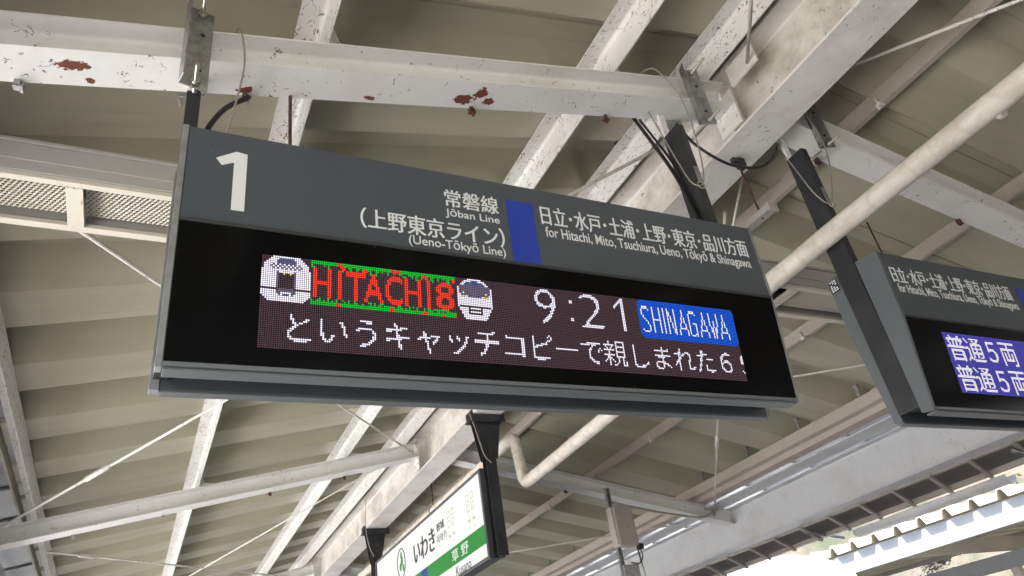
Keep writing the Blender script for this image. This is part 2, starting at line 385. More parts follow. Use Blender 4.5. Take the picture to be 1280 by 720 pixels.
# ridge girder
gp = h_profile(0.30, 0.50, 0.016, 0.012, 0.02)
gz = 4.445
mb = MB()
G = MB()
G.extrude((3.1, Y0, gz), (3.1, Y1, gz), h_profile(0.30, 0.48, 0.016, 0.012, 0.02))
go = G.build('ridge_girder', [m_beam, m_dirtyweb], CAN)
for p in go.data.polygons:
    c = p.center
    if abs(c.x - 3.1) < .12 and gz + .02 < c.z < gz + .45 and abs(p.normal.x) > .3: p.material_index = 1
for y in FR:   # stiffeners and end plates where rafters meet the girder
    if y < 0 or y > 21: continue
    for s in (-1, 1):
        st = MB().box((3.1 + s * .008, y - .006, gz + .018), (3.1 + s * .145, y + .006, gz + .46))
        st.build('stiffener', m_beam, go)
        pl = MB().prism([(3.1 + s * .15, y - .09, gz + .04), (3.1 + s * .15, y + .09, gz + .04), (3.1 + s * .15, y + .09, gz + .30), (3.1 + s * .15, y - .09, gz + .30)], (s * -.01, 0, 0))
        for bz in (.10, .17, .24):
            for by in (-.06, .06):
                pl.tube([(3.1 + s * .15, y + by, gz + bz), (3.1 + s * .163, y + by, gz + bz)], .013, 6)
        pl.build('end_plate', m_beam, go)
# purlins (left slope: the web stands on the uphill side; right slope: the web faces the camera)
def purlin(xc, side, mat_, w=.12, hgt=.20, hb=0.175):
    mb = MB(); tk = .008; f = .02
    zt = zx(xc, hb + hgt) - .008; zb = zx(xc, hb) + .002
    if side < 0:
        dz = SL * w; pr = [(xc - w, zt - dz), (xc, zt), (xc, zb), (xc - tk, zb)]
        for k in range(5):
            a = math.pi / 2 * k / 4; pr.append((xc - tk - f + f * math.cos(a), zt - tk - f + f * math.sin(a) - .004))
        pr.append((xc - w, zt - tk - dz))
    else:
        dz = SL * w; pr = [(xc + w, zt - dz), (xc, zt), (xc, zb), (xc + w * .5, zb), (xc + w * .5, zb + tk), (xc + tk, zb + tk), (xc + tk, zt - tk), (xc + w, zt - tk - dz)]
    n = len(pr)
    vv = [(x, Y0, z) for x, z in pr] + [(x, Y1, z) for x, z in pr]
    mb.add(vv, [(i, (i + 1) % n, n + (i + 1) % n, n + i) for i in range(n)] + [tuple(range(n)), tuple(reversed(range(n, 2 * n)))])
    o = mb.build('purlin', mat_, CAN)
    return o
PUR = []
for xc in (0.525, 2.10, 2.80): PUR.append(purlin(xc, -1, m_purlin, .125, .205))
for xc in (4.02, 5.46): PUR.append(purlin(xc, 1, m_tan, .09, .125, .25))
PUR.append(purlin(-0.865, -1, m_purlin, .11, .205)); PUR[-1]['label'] = 'jointed cream eave purlin at the left roof edge'
# eave purlin on the right: stepped tan beam with a white strip under it
mb = MB()
for (xa, xb, za, zb) in ((6.98, 7.10, .175, .31), (6.90, 6.98, .24, .36)):
    mb.extrude((xa, Y0, zx(xa, za)), (xa, Y1, zx(xa, za)), [(0, 0), (xb - xa, -SL * (xb - xa)), (xb - xa, zb - za - SL * (xb - xa)), (0, zb - za)], up=(0, 0, 1))
PF = mb.build('eave_purlin', m_tan, CAN)
MB().extrude((7.12, Y0, zx(7.12, .14)), (7.12, Y1, zx(7.12, .14)), [(0, 0), (.20, -.04), (.20, -.025), (0, .015)]).build('eave_strip', m_eave, CAN)
# gussets where purlins sit on the rafters
for P_, xs in ((PUR[0], .53), (PUR[1], 2.105), (PUR[2], 2.805)):
    for y in FR[2:5]:
        z0 = zx(xs, .171)
        q = MB().prism([(xs, y - .06, z0), (xs + .16, y - .06, z0 + SL * .16), (xs + .16, y - .06, z0 + .012 + SL * .16), (xs + .05, y - .06, z0 + .05), (xs + .014, y - .06, z0 + .17), (xs, y - .06, z0 + .19)], (0, .12, 0))
        q.build('gusset', m_purlin, P_)
for P_, xs in ((PUR[3], 4.02), (PUR[4], 5.46)):
    for y in FR[2:5]:
        z0 = zx(xs, .171)
        MB().prism([(xs - .004, y - .06, z0), (xs - .14, y - .06, z0 + SL * .14), (xs - .004, y - .06, z0 + .12)], (0, .008, 0)).build('gusset', m_tan, P_)
    for k, y in enumerate((1.95, 4.3, 6.9, 9.6)):  # small conduit clips
        z0 = zx(xs, .25)
        MB().box((xs - .02, y - .02, z0 - .012), (xs + .02, y + .02, z0 + .01)).tube([(xs - .012, y, z0 + .06), (xs - .016, y, z0 + .01), (xs - .01, y + .015, z0 - .03)], .009, 6).build('clip', m_rod, P_)
# dark straps that carry the folds on the ridge purlin, white clips on the right eave purlin
sm = None
for k in range(-1, 14):
    y = 3.86 + .93 * k + .185
    if sm is None:
        x = 2.86
        mb = MB().box((x, -.022, zx(x, .378)), (x + .012, .022, zx(x, .563))).box((x - .02, -.05, zx(x, .555)), (x + .03, .05, zx(x, .563))).box((x, -.03, zx(x,.40)), (x + .03, -.016, zx(x, .45)))
        sm = mb.build('mounting_strap', m_strap, CAN); sm.location = (0, y, 0)
    else:
        c = sm.copy(); COL.objects.link(c); c.parent = CAN; c.location = (0, y, 0)
sm = None
for k in range(-1, 16):
    y = 3.86 + .93 * k + .24
    if sm is None:
        x = 6.88
        mb = MB().box((x, -.03, zx(x, .47)), (x + .05, .03, zx(x, .49))).box((x + .01, -.02, zx(x, .36)), (x + .02, .02, zx(x, .47)))
        sm = mb.build('deck_clip', m_galv, CAN); sm.location = (0, y, 0)
    else:
        c = sm.copy(); COL.objects.link(c); c.parent = CAN; c.location = (0, y, 0)
# dark closure plates in the folds at the right eave
mb = MB()
# brace rods
def rod(a, b, r=.011, tb=None, m=m_rod):
    o = MB().tube([a, b], r, 10).build('brace_rod', m, CAN)
    if tb is not None:
        a_, b_ = Vector(a), Vector(b); d = (b_ - a_).normalized(); c = a_.lerp(b_, tb)
        MB().tube([c - d * .17, c - d * .14, c - d * .13, c + d * .13, c + d * .14, c + d * .17], [r * 1.2, r * 1.5, r * 2.1, r * 2.1, r * 1.5, r * 1.2], 8).build('turnbuckle', m, o)
    return o
def on(x, y, h=.1): return (x, y, zx(x, h))
def ext(a, b, t): return tuple(Vector(a).lerp(Vector(b), t))
A, B = (-1.116, 7.948, 3.846), (0.431, 5.91, 4.183); rod(A, ext(A, B, 2.2), .012, .22)
A, B = (-0.814, 9.099, 3.912), (1.989, 13.491, 4.523); rod(A, ext(A, B, 1.2), .011, .10)
A, B = (0.772, 12.012, 4.257), (2.224, 9.3, 4.574); rod(ext(A, B, -.3), ext(A, B, 1.35), .010)
A, B = (1.619, 6.395, 4.442), (2.908, 8.252, 4.723); rod(ext(A, B, -1.0), B, .011)
A, B = (-0.444, 3.30, 3.955), (-0.058, 3.931, 4.077); rod(A, ext(A, B, 3.0), .012)
A, B = (3.40, 1.90, 4.70), (3.987, 1.006, 4.572); rod(A, ext(A, B, 3), .011)
A, B = (5.61, 4.761, 4.218), (6.023, 4.256, 4.128); rod(ext(A, B, -2.5), ext(A, B, 2.4), .010)
A, B = (2.303, 3.229, 4.591), (2.886, 2.556, 4.718); rod(ext(A, B, -2.2), B, .012)
A, B = (5.63, 11.421, 4.213), (7.105, 8.807, 3.892); rod(ext(A, B, -1.5), B, .012)
A, B = (5.641, 5.924, 4.211), (7.31, 8.274, 3.847); rod(ext(A, B, -1.2), B, .012, .62)
A, B = (2.562, 1.55, 4.648), (2.895, 1.941, 4.72); rod(ext(A, B, -2), B, .011)
A, B = (3.43, 2.60, 4.69), (3.818, 3.26, 4.609); rod(A, ext(A, B, 2.2), .010)
MB().box((2.90, 1.88, zx(2.9, .06)), (2.912, 2.10, zx(2.9, .21))).build('gusset_plate', m_beam, CAN)
# eave girders, gutters, sheets
ep = h_profile(0.22, 0.52, 0.016, 0.011, 0.018)
for x in (7.56, -1.36):
    o = MB().extrude((x, Y0, 3.385), (x, Y1, 3.385), ep).build('eave_girder', m_eave, CAN)
for x0, x1 in ((7.24, 8.35), (-2.15, -1.02)):
    pane_m = m_clear if x0 > 0 else m_pane
    y = Y0; k = 0
    while y < Y1 - 1:
        mb = MB(); n = 12
        vv = []
        for i in range(n + 1):
            yy = y + .93 * i / n; zz = .40 + (.02 * math.sin(i / n * math.pi) if x0 > 0 else .0)
            vv += [(x0 - .06, yy, zx(x0 - .06, zz)), (x1, yy, zx(x1, zz))] if x0 > 0 else [(x0, yy, zx(x0, zz)), (x1 + .06, yy, zx(x1 + .06, zz))]
        mb.add(vv, [(2 * i, 2 * i + 1, 2 * i + 3, 2 * i + 2) for i in range(n)], 0, True)
        o = mb.build('roof_sheet', pane_m, CAN, fix=False)
        MB().extrude((x0, y, zx(x0, .385)), (x1, y, zx(x1, .385)), [(-.03, 0), (.03, 0), (.03, .03), (-.03, .03)]).build('sheet_bar', m_paneframe if x0 < 0 else m_galv, CAN)
        y += .93
# slatted soffit outside the right girder + tubes
for k in range(0, 46):
    y = .2 + .5 * k
    if y > 20: break
    MB().extrude((7.70, y, 3.355), (8.12, y + .1, 3.21), [(-.02, 0), (.02, 0), (.02, .03), (-.02, .03)]).build('soffit_slat', m_soff, CAN)
for x, z in ((7.76, 3.37), (8.10, 3.235)):
    MB().extrude((x, Y0, z), (x, 20.5, z), [(-.035, 0), (.035, 0), (.035, .05), (-.035, .05)]).build('soffit_rail', m_soff, CAN)
for y in (4.25, 7.15, 10.1, 13.0):
    MB().tube([(7.72, y, 3.30), (8.42, y + .05, 3.22)], .022, 10).build('gutter_arm', m_galv, CAN)
def gutter(x, y0, y1, zz):
    mb = MB(); n = 14; vv = []
    pr = [(.095 * math.cos(math.pi + math.pi * i / n), .095 * math.sin(math.pi + math.pi * i / n)) for i in range(n + 1)]
    pr2 = [(a * .93, b * .93) for a, b in reversed(pr)]
    mb.extrude((x, y0, zz), (x, y1, zz), pr + pr2, smooth=True)
    o = mb.build('gutter', mat('gutter_white', (0.7, 0.7, 0.7), .4), CAN); return o
gutter(8.42, 4.78, 6.95, 3.25)
MB().prism([(7.69, Y0, 3.46), (8.16, Y0, 3.30), (8.16, Y0, 3.32), (7.69, Y0, 3.48)], (0, 29.5, 0)).build('soffit_board', m_soffd, CAN)
# columns (out of the picture, they carry the ridge girder)
for y in (-3.75, 14.24, 26.24):
    MB().extrude((3.1, y, 0), (3.1, y, gz), [(a, b - .12) for a, b in h_profile(.24, .24, .016, .012, .015)], up=(0, 1, 0)).build('column', m_beam, CAN)

# ------------------------------------------------------------------ lettering and LED rasters
def text_mesh(s, bold=0.0, extrude=0.0):
    c = bpy.data.curves.new('tmp', 'FONT'); c.body = s; c.size = 1; c.offset = bold; c.extrude = extrude; c.resolution_u = 5
    o = bpy.data.objects.new('tmp', c); COL.objects.link(o); bpy.context.view_layer.update()
    dg = bpy.context.evaluated_depsgraph_get(); me = bpy.data.meshes.new_from_object(o.evaluated_get(dg))
    bpy.data.objects.remove(o); bpy.data.curves.remove(c); return me
def lettering(name, s, u0, u1, v0, v1, fr, m, parent, bold=0.012, lift=.0006, thick=.0012, heavy=0.0):
    """text stretched to the rectangle u0..u1 x v0..v1 of the frame fr = (origin, u axis, v axis, normal)"""
    me = text_mesh(s, bold, .02)
    xs = [q.co.x for q in me.vertices]; ys = [q.co.y for q in me.vertices]; ax, bx, ay, by = min(xs), max(xs), min(ys), max(ys)
    O, U, V, N = fr
    for q in me.vertices:
        u = u0 + (q.co.x - ax) / (bx - ax) * (u1 - u0); w = v0 + (q.co.y - ay) / (by - ay) * (v1 - v0)
        q.co = O + U * u + V * w + N * (lift + thick * (1 if q.co.z > 0 else 0))
    if heavy:
        bm = bmesh.new(); bm.from_mesh(me); src = list(bm.verts) + list(bm.edges) + list(bm.faces)
        for k, sh in enumerate((-heavy, heavy)):
            r_ = bmesh.ops.duplicate(bm, geom=src)
            for q in r_['geom']:
                if isinstance(q, bmesh.types.BMVert): q.co += U * sh + N * .00022 * (k + 1)
        bm.to_mesh(me); bm.free()
    me.name = name; me.materials.clear(); me.materials.append(m)
    o = bpy.data.objects.new(name, me); COL.objects.link(o); o.parent = parent; return o
def raster(me, W_, H_, box):
    """coverage grid (rows from the top) of a flat text mesh inside box=(x0,x1,y0,y1)"""
    x0, x1, y0, y1 = box; S = 4; g = [[0] * (W_ * S) for _ in range(H_ * S)]
    sx = W_ * S / (x1 - x0); sy = H_ * S / (y1 - y0); me.calc_loop_triangles()
    for tr in me.loop_triangles:
        P = [((me.vertices[i].co.x - x0) * sx, (y1 - me.vertices[i].co.y) * sy) for i in tr.vertices]
        (ax, ay), (bx, by), (cx, cy) = P
        den = (by - cy) * (ax - cx) + (cx - bx) * (ay - cy)
        if abs(den) < 1e-9: continue
        for j in range(max(0, int(min(ay, by, cy))), min(H_ * S, int(max(ay, by, cy)) + 1)):
            for i in range(max(0, int(min(ax, bx, cx))), min(W_ * S, int(max(ax, bx, cx)) + 1)):
                px, py = i + .5, j + .5
                l1 = ((by - cy) * (px - cx) + (cx - bx) * (py - cy)) / den; l2 = ((cy - ay) * (px - cx) + (ax - cx) * (py - cy)) / den
                if l1 >= -1e-6 and l2 >= -1e-6 and l1 + l2 <= 1.000001: g[j][i] = 1
    return [[sum(g[r * S + a][c * S + b] for a in range(S) for b in range(S)) / (S * S) for c in range(W_)] for r in range(H_)]
def put_char(grid, ch, c0, r0, W_, H_, col, thr=.42, bold=0.0, fit=False):
    me = text_mesh(ch, bold)
    xs = [q.co.x for q in me.vertices]; ys = [q.co.y for q in me.vertices]
    box = (min(xs), max(xs), min(ys), max(ys)) if fit else (0.02, 0.98, -.1, .88)
    rs = raster(me, W_, H_, box); bpy.data.meshes.remove(me)
    for r in range(H_):
        for c in range(W_):
            if rs[r][c] > thr and 0 <= r0 + r < len(grid) and 0 <= c0 + c < len(grid[0]): grid[r0 + r][c0 + c] = col
def put_bits(grid, rows, c0, r0, col):
    for r, line in enumerate(rows):
        for c, ch in enumerate(line):
            if ch not in '. ': 
                if 0 <= r0 + r < len(grid) and 0 <= c0 + c < len(grid[0]): grid[r0 + r][c0 + c] = col if ch == '#' else ch
COLS, ROWS = 288, 48
def led_main():
    g_ = [['o'] * COLS for _ in range(ROWS)]
    # rounded white train front
    for r in range(24):
        for c in range(23):
            dx = abs(c - 11); hw = 11 if 7 <= r <= 20 else (11 - (7 - r) * (7 - r) * .10 if r < 7 else 11 - (r - 20) * 1.0)
            if dx <= hw: g_[r][c] = 'w'
    for c in range(7, 16):
        for r in (1, 2, 3):
            if abs(c - 11) < 3 + r * .8: g_[r][c] = 'n' if (c + r) % 2 else 'd'
    for r in (4, 5, 6):
        for c in range(4, 19):
            if (r + c) % 2 and g_[r][c] == 'w': g_[r][c] = 'd'
    for r in range(8, 17):
        for c in (7, 15): g_[r][c] = 'd'
    for r in range(9, 17):
        for c in range(8, 15): g_[r][c] = 'o'
    g_[9][10] = g_[9][13] = 'y'
    for c in range(0, 23):
        if g_[17][c] == 'w': g_[17][c] = 'd' if 8 <= c <= 14 else 'o'
    for c in range(7, 16): g_[18][c] = 'd'
    for c in (7, 8, 14, 15): g_[19][c] = 'd'; g_[20][c] = 'd' if c in (8, 14) else g_[20][c]
    for c in (10, 11, 12): g_[20][c] = 'n'
    # leafy border with red letters
    rnd = random.Random(5)
    for c in range(23, 98):
        d = rnd.choice((2, 2, 3, 4, 5)); b = rnd.choice((2, 2, 3, 4, 4))
        for r in range(d):
            if r < 2 or rnd.random() < .8: g_[r][c] = 'g'
        for r in range(24 - b, 24):
            if r > 21 or rnd.random() < .8: g_[r][c] = 'g'
    for c, r in ((36, 0), (37, 1), (38, 2), (49, 2), (48, 3), (63, 0), (64, 1), (66, 0), (80, 1), (81, 2), (96, 2), (36, 23), (35, 22), (62, 22), (79, 23), (80, 22), (90, 23), (97, 22)):
        for dr in (0, 1):
            for dc in (0, 1):
                if r + dr < 24 and c + dc < 98: g_[r + dr][c + dc] = 'r'
    for ch, c, w in (('H', 24, 9), ('I', 36, 2), ('T', 40, 10), ('A', 49, 10), ('C', 60, 9), ('H', 70, 9), ('I', 82, 2), ('8', 87, 10)):
        if ch == 'I':
            for r in range(4, 20):
                g_[r][c] = g_[r][c + 1] = 'r'
        else: put_char(g_, ch, c, 4, w, 16, 'r', .40, .008, True)
    for r in range(4, 20): 
        for c in (24, 25, 31, 32, 70, 71, 77, 78): g_[r][c] = 'r'
    # second train front
    for r in range(24):
        for c in range(22):
            dx = abs(c - 10.5); hw = 10.2 - max(0, 7 - r) ** 2 * .13 if r < 8 else (10.2 - max(0, r - 12) * .12 if r < 17 else 9.6 - (r - 16) * .45)
            if dx <= hw: g_[r][98 + c] = 'w'
            if ((c - 10.5) / 7.0) ** 2 + ((r - 5.8) / 5.0) ** 2 < 1: g_[r][98 + c] = 'n' if r < 4 and (c % 5 < 3) else 'd'
            if r in (9, 10) and (3 <= c <= 5 or 16 <= c <= 18): g_[r][98 + c] = 'y' if r == 10 else 'd'
    for r in range(4, 9):
        for c in (2, 3, 18, 19): g_[r][98 + c] = 'd'
    for c in range(2, 20): g_[16][98 + c] = 'o'
    for c in range(7, 15): g_[18][98 + c] = 'o'; g_[20][98 + c] = 'o'
    for r in (17, 18, 19): g_[r][98 + 7] = 'o'; g_[r][98 + 14] = 'o'
    # time
    put_char(g_, '9', 145, 1, 13, 21, 'w', .45, -.02, True); put_char(g_, '2', 174, 1, 15, 21, 'w', .45, -.02, True)
    for r in range(1, 22): g_[r][202] = g_[r][203] = 'w'
    for k in range(5): g_[2 + k // 1][201 - k] = 'w'; g_[3 + k][201 - k] = 'w'
    for r in (6, 7, 17, 18): g_[r][167] = g_[r][168] = 'w'
    # blue destination plate
    for r in range(0, 25):
        for c in range(214, 288):
            e = min(r, 24 - r) + min(c - 214, 287 - c)
            if e >= 2: g_[r][c] = 'b'
    bits = {'S': (".####.", "#....#", "#.....", "#.....", ".#....", "..#...", "...#..", "....#.", ".....#", ".....#", "#....#", ".####."),
            'H': ("#....#",) * 5 + ("######",) + ("#....#",) * 6, 'I': ("#",) * 12,
            'N': ("#....#", "##...#", "##...#", "#.#..#", "#.#..#", "#.#..#", "#..#.#", "#..#.#", "#..#.#", "#...##", "#...##", "#....#"),
            'A': ("...#...", "...#...", "...#...", "..#.#..", "..#.#..", "..#.#..", ".#...#.", ".#...#.", ".#####.", "#.....#", "#.....#", "#.....#"),
            'G': (".####.", "#....#", "#.....", "#.....", "#.....", "#..###", "#....#", "#....#", "#....#", "#....#", "#...##", ".###.#"),
            'W': ("#.....#", "#.....#", "#.....#", "#..#..#", "#..#..#", "#..#..#", ".#.#.#.", ".##.##.", ".##.##.", "..#.#..", "..#.#..", "..#.#..")}
    c = 216
    for ch in 'SHINAGAWA':
        b = bits[ch]; rows = [b[min(11, int(k * 12 / 17))] for k in range(17)]
        put_bits(g_, rows, c, 4, 'w'); c += len(b[0]) + 2 - (1 if ch in 'AW' else 0)
    # scrolling line
    oya = ("...#....######..", "...#....#....#..", "#######.#....#..", ".#...#..######..", "..#.#...#....#..", "#######.#....#..", "...#....######..", "...#....#....#..",
           "#######.#....#..", "..##....######..", "..###....#..#...", ".#.#.#...#..#...", "#..#..#..#..#.#.", "...#....#...#.#.", "...#..##....###.")
    for k, ch in enumerate('というキャッチコピーで親しまれた６５'):
        if ch == '親': put_bits(g_, oya, 10 + 16 * k, 29, 'w')
        else: put_char(g_, ch, 10 + 16 * k, 28, 16, 17, 'w', .36, -.010)
    return g_
def led_local():
    g_ = [['v'] * COLS for _ in range(ROWS)]
    for r0 in (0, 24):
        for k, ch in enumerate('普通５両'): put_char(g_, ch, 1 + 21 * k + (k > 1), r0 + 1, 22, 22, 'w', .46, .004)
    return g_
def led_panel(grid, fr, u0, u1, v0, v1, parent):
    O, U, V, N = fr; keys = list(LED); mb = MB(); pu = (u1 - u0) / COLS; pv = (v1 - v0) / ROWS
    for r in range(ROWS):
        for c in range(COLS):
            k = grid[r][c]; f = .34 if k == 'o' else .37
            cu = u0 + (c + .5) * pu; cv = v1 - (r + .5) * pv
            q = [O + U * (cu + a * f * pu) + V * (cv + b * f * pv) + N * .0012 for a, b in ((-1, -1), (1, -1), (1, 1), (-1, 1))]
            mb.add(q, [(0, 1, 2, 3)], keys.index(k))
    return mb.build('led_matrix', [LED[k] for k in keys], parent, fix=False)

# ------------------------------------------------------------------ departure signs
FRONT = [(2.046, 3.530), (2.180, 3.550), (2.190, 2.668), (2.131, 2.656), (2.066, 3.150)]
REAR = [(2.325, 3.552), (2.398, 3.560), (2.393, 3.225), (2.356, 2.672), (2.316, 2.668)]
V = Vector
def hdr_frame(x0):    # header face; u along x, v = world z
    d = V((0, 2.066 - 2.046, 3.150 - 3.530)); vz = V((0, d.y / d.z, 1)); n = V((0, -1, vz.y)).normalized()
    return (V((x0, 2.066, 3.150)) - vz * 3.150, V((1, 0, 0)), vz, n)
def dsp_frame(x0):
    d = V((0, 2.131 - 2.066, 2.656 - 3.150)); vz = V((0, d.y / d.z, 1)); n = V((0, -1, vz.y)).normalized()
    return (V((x0, 2.066, 3.150)) - vz * 3.150, V((1, 0, 0)), vz, n)
def departure_sign(x0, label):
    L = 2.524
    S = empty('departure_sign', (x0, 2.25, 2.66)); tag(S, label, 'sign', 'departure boards hung from the canopy')
    off = V((-x0, -2.25, -2.66))
    class P_:  # parts are built in world coordinates, then shifted under the Empty
        pass
    def fin(o):
        if o.parent is S: o.location = off
        return o
    fc = fin(MB().prism([(x0 + .012, y, z) for y, z in FRONT], (L - .024, 0, 0)).build('front_cabinet', m_sign, S, .003))
    for xa in (x0 - .008, x0 + L - .012):
        fin(MB().prism([(xa, y + dy, z + dz) for (y, z), (dy, dz) in zip(FRONT, ((-.003, .003), (.003, .003), (.003, -.003), (-.003, -.003), (-.003, 0)))], (.020 if xa < x0 + 1 else .012, 0, 0)).build('end_cap', m_signedge if x0 < 1 else m_endcap, S, .002))
    # black display glass and its slim trims
    H, D = hdr_frame(x0), dsp_frame(x0)
    def face(fr, u0, u1, v0, v1, a, b):
        O, U, Vv, N = fr; return [O + U * u + Vv * w + N * a for u, w in ((u0, v0), (u1, v0), (u1, v1), (u0, v1))], N * (b - a)
    pts, o_ = face(D, .014, L - .014, 2.672, 3.140, .0004, .0030)
    gl = fin(MB().prism(pts, o_).build('display_glass', m_glass, S))
    for va, vb, nm in ((3.141, 3.153, 'upper_trim'), (2.657, 2.671, 'lower_trim')):
        pts, o_ = face(D, .013, L - .013, va, vb, .0004, .008)
        fin(MB().prism(pts, o_).build(nm, m_dark if va > 3 else m_trim, S, .0015))
    fin(MB().box((x0 + .013, 2.317, 2.6605), (x0 + L - .013, 2.357, 2.668)).build('lower_trim', m_trim, S, .0015))  # strip added for the light the rear underside catches
    fin(MB().box((x0 + .013, 2.132, 2.648), (x0 + L - .013, 2.188, 2.655)).build('lower_trim', m_trim, S, .0015))
    # dark seam behind the left cap
    rc = fin(MB().prism([(x0 + .012, y, z) for y, z in REAR], (L - .024, 0, 0)).build('rear_cabinet', m_sign, S, .003))
    for xa in (x0 - .018 if x0 < 1 else x0, x0 + L - .012):
        fin(MB().prism([(xa, y + dy, z + dz) for (y, z), (dy, dz) in zip(REAR, ((-.003, .003), (.003, .003), (.003, 0), (.003, -.003), (-.003, -.003)))], (.030 if xa < -.01 else .012, 0, 0)).build('end_cap', m_signedge if x0 < 1 else m_endcap, S, .002))
    fin(MB().box((x0 + .06, 2.195, 2.72), (x0 + L - .06, 2.31, 3.50)).build('core_frame', m_dark, S))
    # posts with clamps over the rafter
    for xa in ((x0 - .010, x0 + L - .080) if x0 < 1 else (x0 - .004, x0 + L - .06)):
        zt = zx(xa + .025) - .003
        zp = 1.6 + .937 * (zt - 1.6) + .01
        po = fin(MB().prism([(xa, 2.192, 2.70), (xa + .05, 2.192, 2.70), (xa + .05, 2.192, zp), (xa, 2.192, zp)], (0, .125, 0)).build('hanger_post', m_black, S, .003))
        MB().box((xa + .004, 2.300, zp - .06), (xa + .046, 2.3165, zt)).build('lug_plate', m_rafter, po)
        MB().box((xa + .012, 2.1885, zp - .42), (xa + .040, 2.1915, zp - .31)).build('tie_plate', m_galv, po, .002)
        kx, rz = (-.03, 14) if xa < .5 else (.15, -22)
        for yy, s in ((2.152, -1), (2.352, 1)):
            zb = zt - (.17 if s < 0 else .01); xx = xa + kx; th = R(rz) * -s
            cx_, cy_ = xx + .05, yy
            def ro(dx, dy): return (cx_ + dx * math.cos(th) - dy * math.sin(th), cy_ + dx * math.sin(th) + dy * math.cos(th))
            an = MB()
            for (u0, u1, w0, w1) in ((-.05, .05, 0, s * .006), (-.056, -.0495, 0, s * .06)):
                an.prism([(*ro(u0, w0), zb), (*ro(u1, w0), zb), (*ro(u1, w1), zb), (*ro(u0, w1), zb)], (0, 0, .44))
            an = an.build('clamp_angle', m_galv, po, .002)
            if s < 0:
                for hz in (.10, .30):
                    p = ro(.012, -.0062); MB().tube([(p[0], p[1], zb + hz), (*ro(.012, -.0068), zb + hz)], .010, 10).build('dark_hole_disc', m_dark, po)  # dark discs stand in for the shade inside the holes
        for zz in (zt - .145, zt + .235):
            xx = xa + kx + .055
            MB().tube([(xx, 2.02 if zz > zt else 2.05, zz), (xx, 2.46 if zz < zt else 2.40, zz)], .0085, 10).build('threaded_rod', m_bolt, po)
            for yy in (2.128, 2.362):
                MB().tube([(xx, yy, zz), (xx, yy + .016, zz)], .017, 6).build('nut', m_bolt, po)
    return S, fin, fc, gl, H, D
S1, fin1, fc1, gl1, H1, D1 = departure_sign(0.0, 'dark grey departure board for platform 1 showing 9:21')
def sticker(nm, fr, u0, u1, v0, v1, m, parent):
    O, U, Vv, N = fr
    return MB().prism([O + U * u + Vv * w + N * .0006 for u, w in ((u0, v0), (u1, v0), (u1, v1), (u0, v1))], N * .0012).build(nm, m, parent)
O_, U_, V_, N_ = H1
one = [(.105, 3.412), (.124, 3.385), (.163, 3.404), (.163, 3.207), (.205, 3.207), (.205, 3.447), (.168, 3.452)]
MB().prism([O_ + U_ * a + V_ * b + N_ * .0006 for a, b in one], N_ * .0012).build('platform_number', m_white, fc1)
lettering('line_name', '常磐線', .932, 1.159, 3.366, 3.448, H1, m_white, fc1, 0, heavy=.0012)
lettering('line_name', 'Jōban Line', .930, 1.158, 3.312, 3.357, H1, m_white, fc1, .006)
lettering('line_name', '（上野東京ライン）', .600, 1.168, 3.212, 3.300, H1, m_white, fc1, 0, heavy=.0015)
lettering('line_name', '(Ueno-Tōkyō Line)', .776, 1.166, 3.160, 3.212, H1, m_white, fc1, .006)
lettering('destination_lettering', '日立･水戸･土浦･上野･東京･品川方面', 1.352, 2.458, 3.354, 3.450, H1, m_white, fc1, 0, heavy=.0012)
lettering('destination_lettering', 'for Hitachi, Mito, Tsuchiura, Ueno, Tōkyō & Shinagawa', 1.362, 2.452, 3.281, 3.348, H1, m_white, fc1, .006)
sticker('colour_band', H1, 1.197, 1.318, 3.1545, 3.448, m_blue, fc1)
D1g = (D1[0] + D1[3] * .003, D1[1], D1[2], D1[3])
led_panel(led_main(), D1g, .270, 2.250, 2.732, 3.055, gl1)
S2, fin2, fc2, gl2, H2, D2 = departure_sign(3.414, 'dark grey departure board with blue lit screen, cut off by the picture edge')
lettering('destination_lettering', '日立･水戸･土浦･上野･東京･品川方面', .045, 1.075, 3.350, 3.450, H2, m_white, fc2, 0, heavy=.0012)
lettering('destination_lettering', 'for Hitachi, Mito, Tsuchiura, Ueno, Tōkyō & Shinagawa', .058, 1.090, 3.277, 3.348, H2, m_white, fc2, .006)
sticker('colour_band', H2, 1.150, 1.272, 3.1545, 3.448, m_blue, fc2)
D2g = (D2[0] + D2[3] * .003, D2[1], D2[2], D2[3])
led_panel(led_local(), D2g, .258, 2.238, 2.752, 3.079, gl2)
# inventory plate on the end of the far board
pl = MB().box((3.4085, 2.335, 3.468), (3.411, 2.390, 3.545)).build('inventory_plate', m_inkk, S2); fin2(pl)
mb = MB()
for k in range(6):
    zz = 3.476 + k * .0115
    for q in range(3):
        if (k * 3 + q * 2) % 5 != 1: mb.box((3.4078, 2.340 + q * .016, zz), (3.4084, 2.351 + q * .016, zz + .006))
mb.build('plate_marks', m_white, pl)

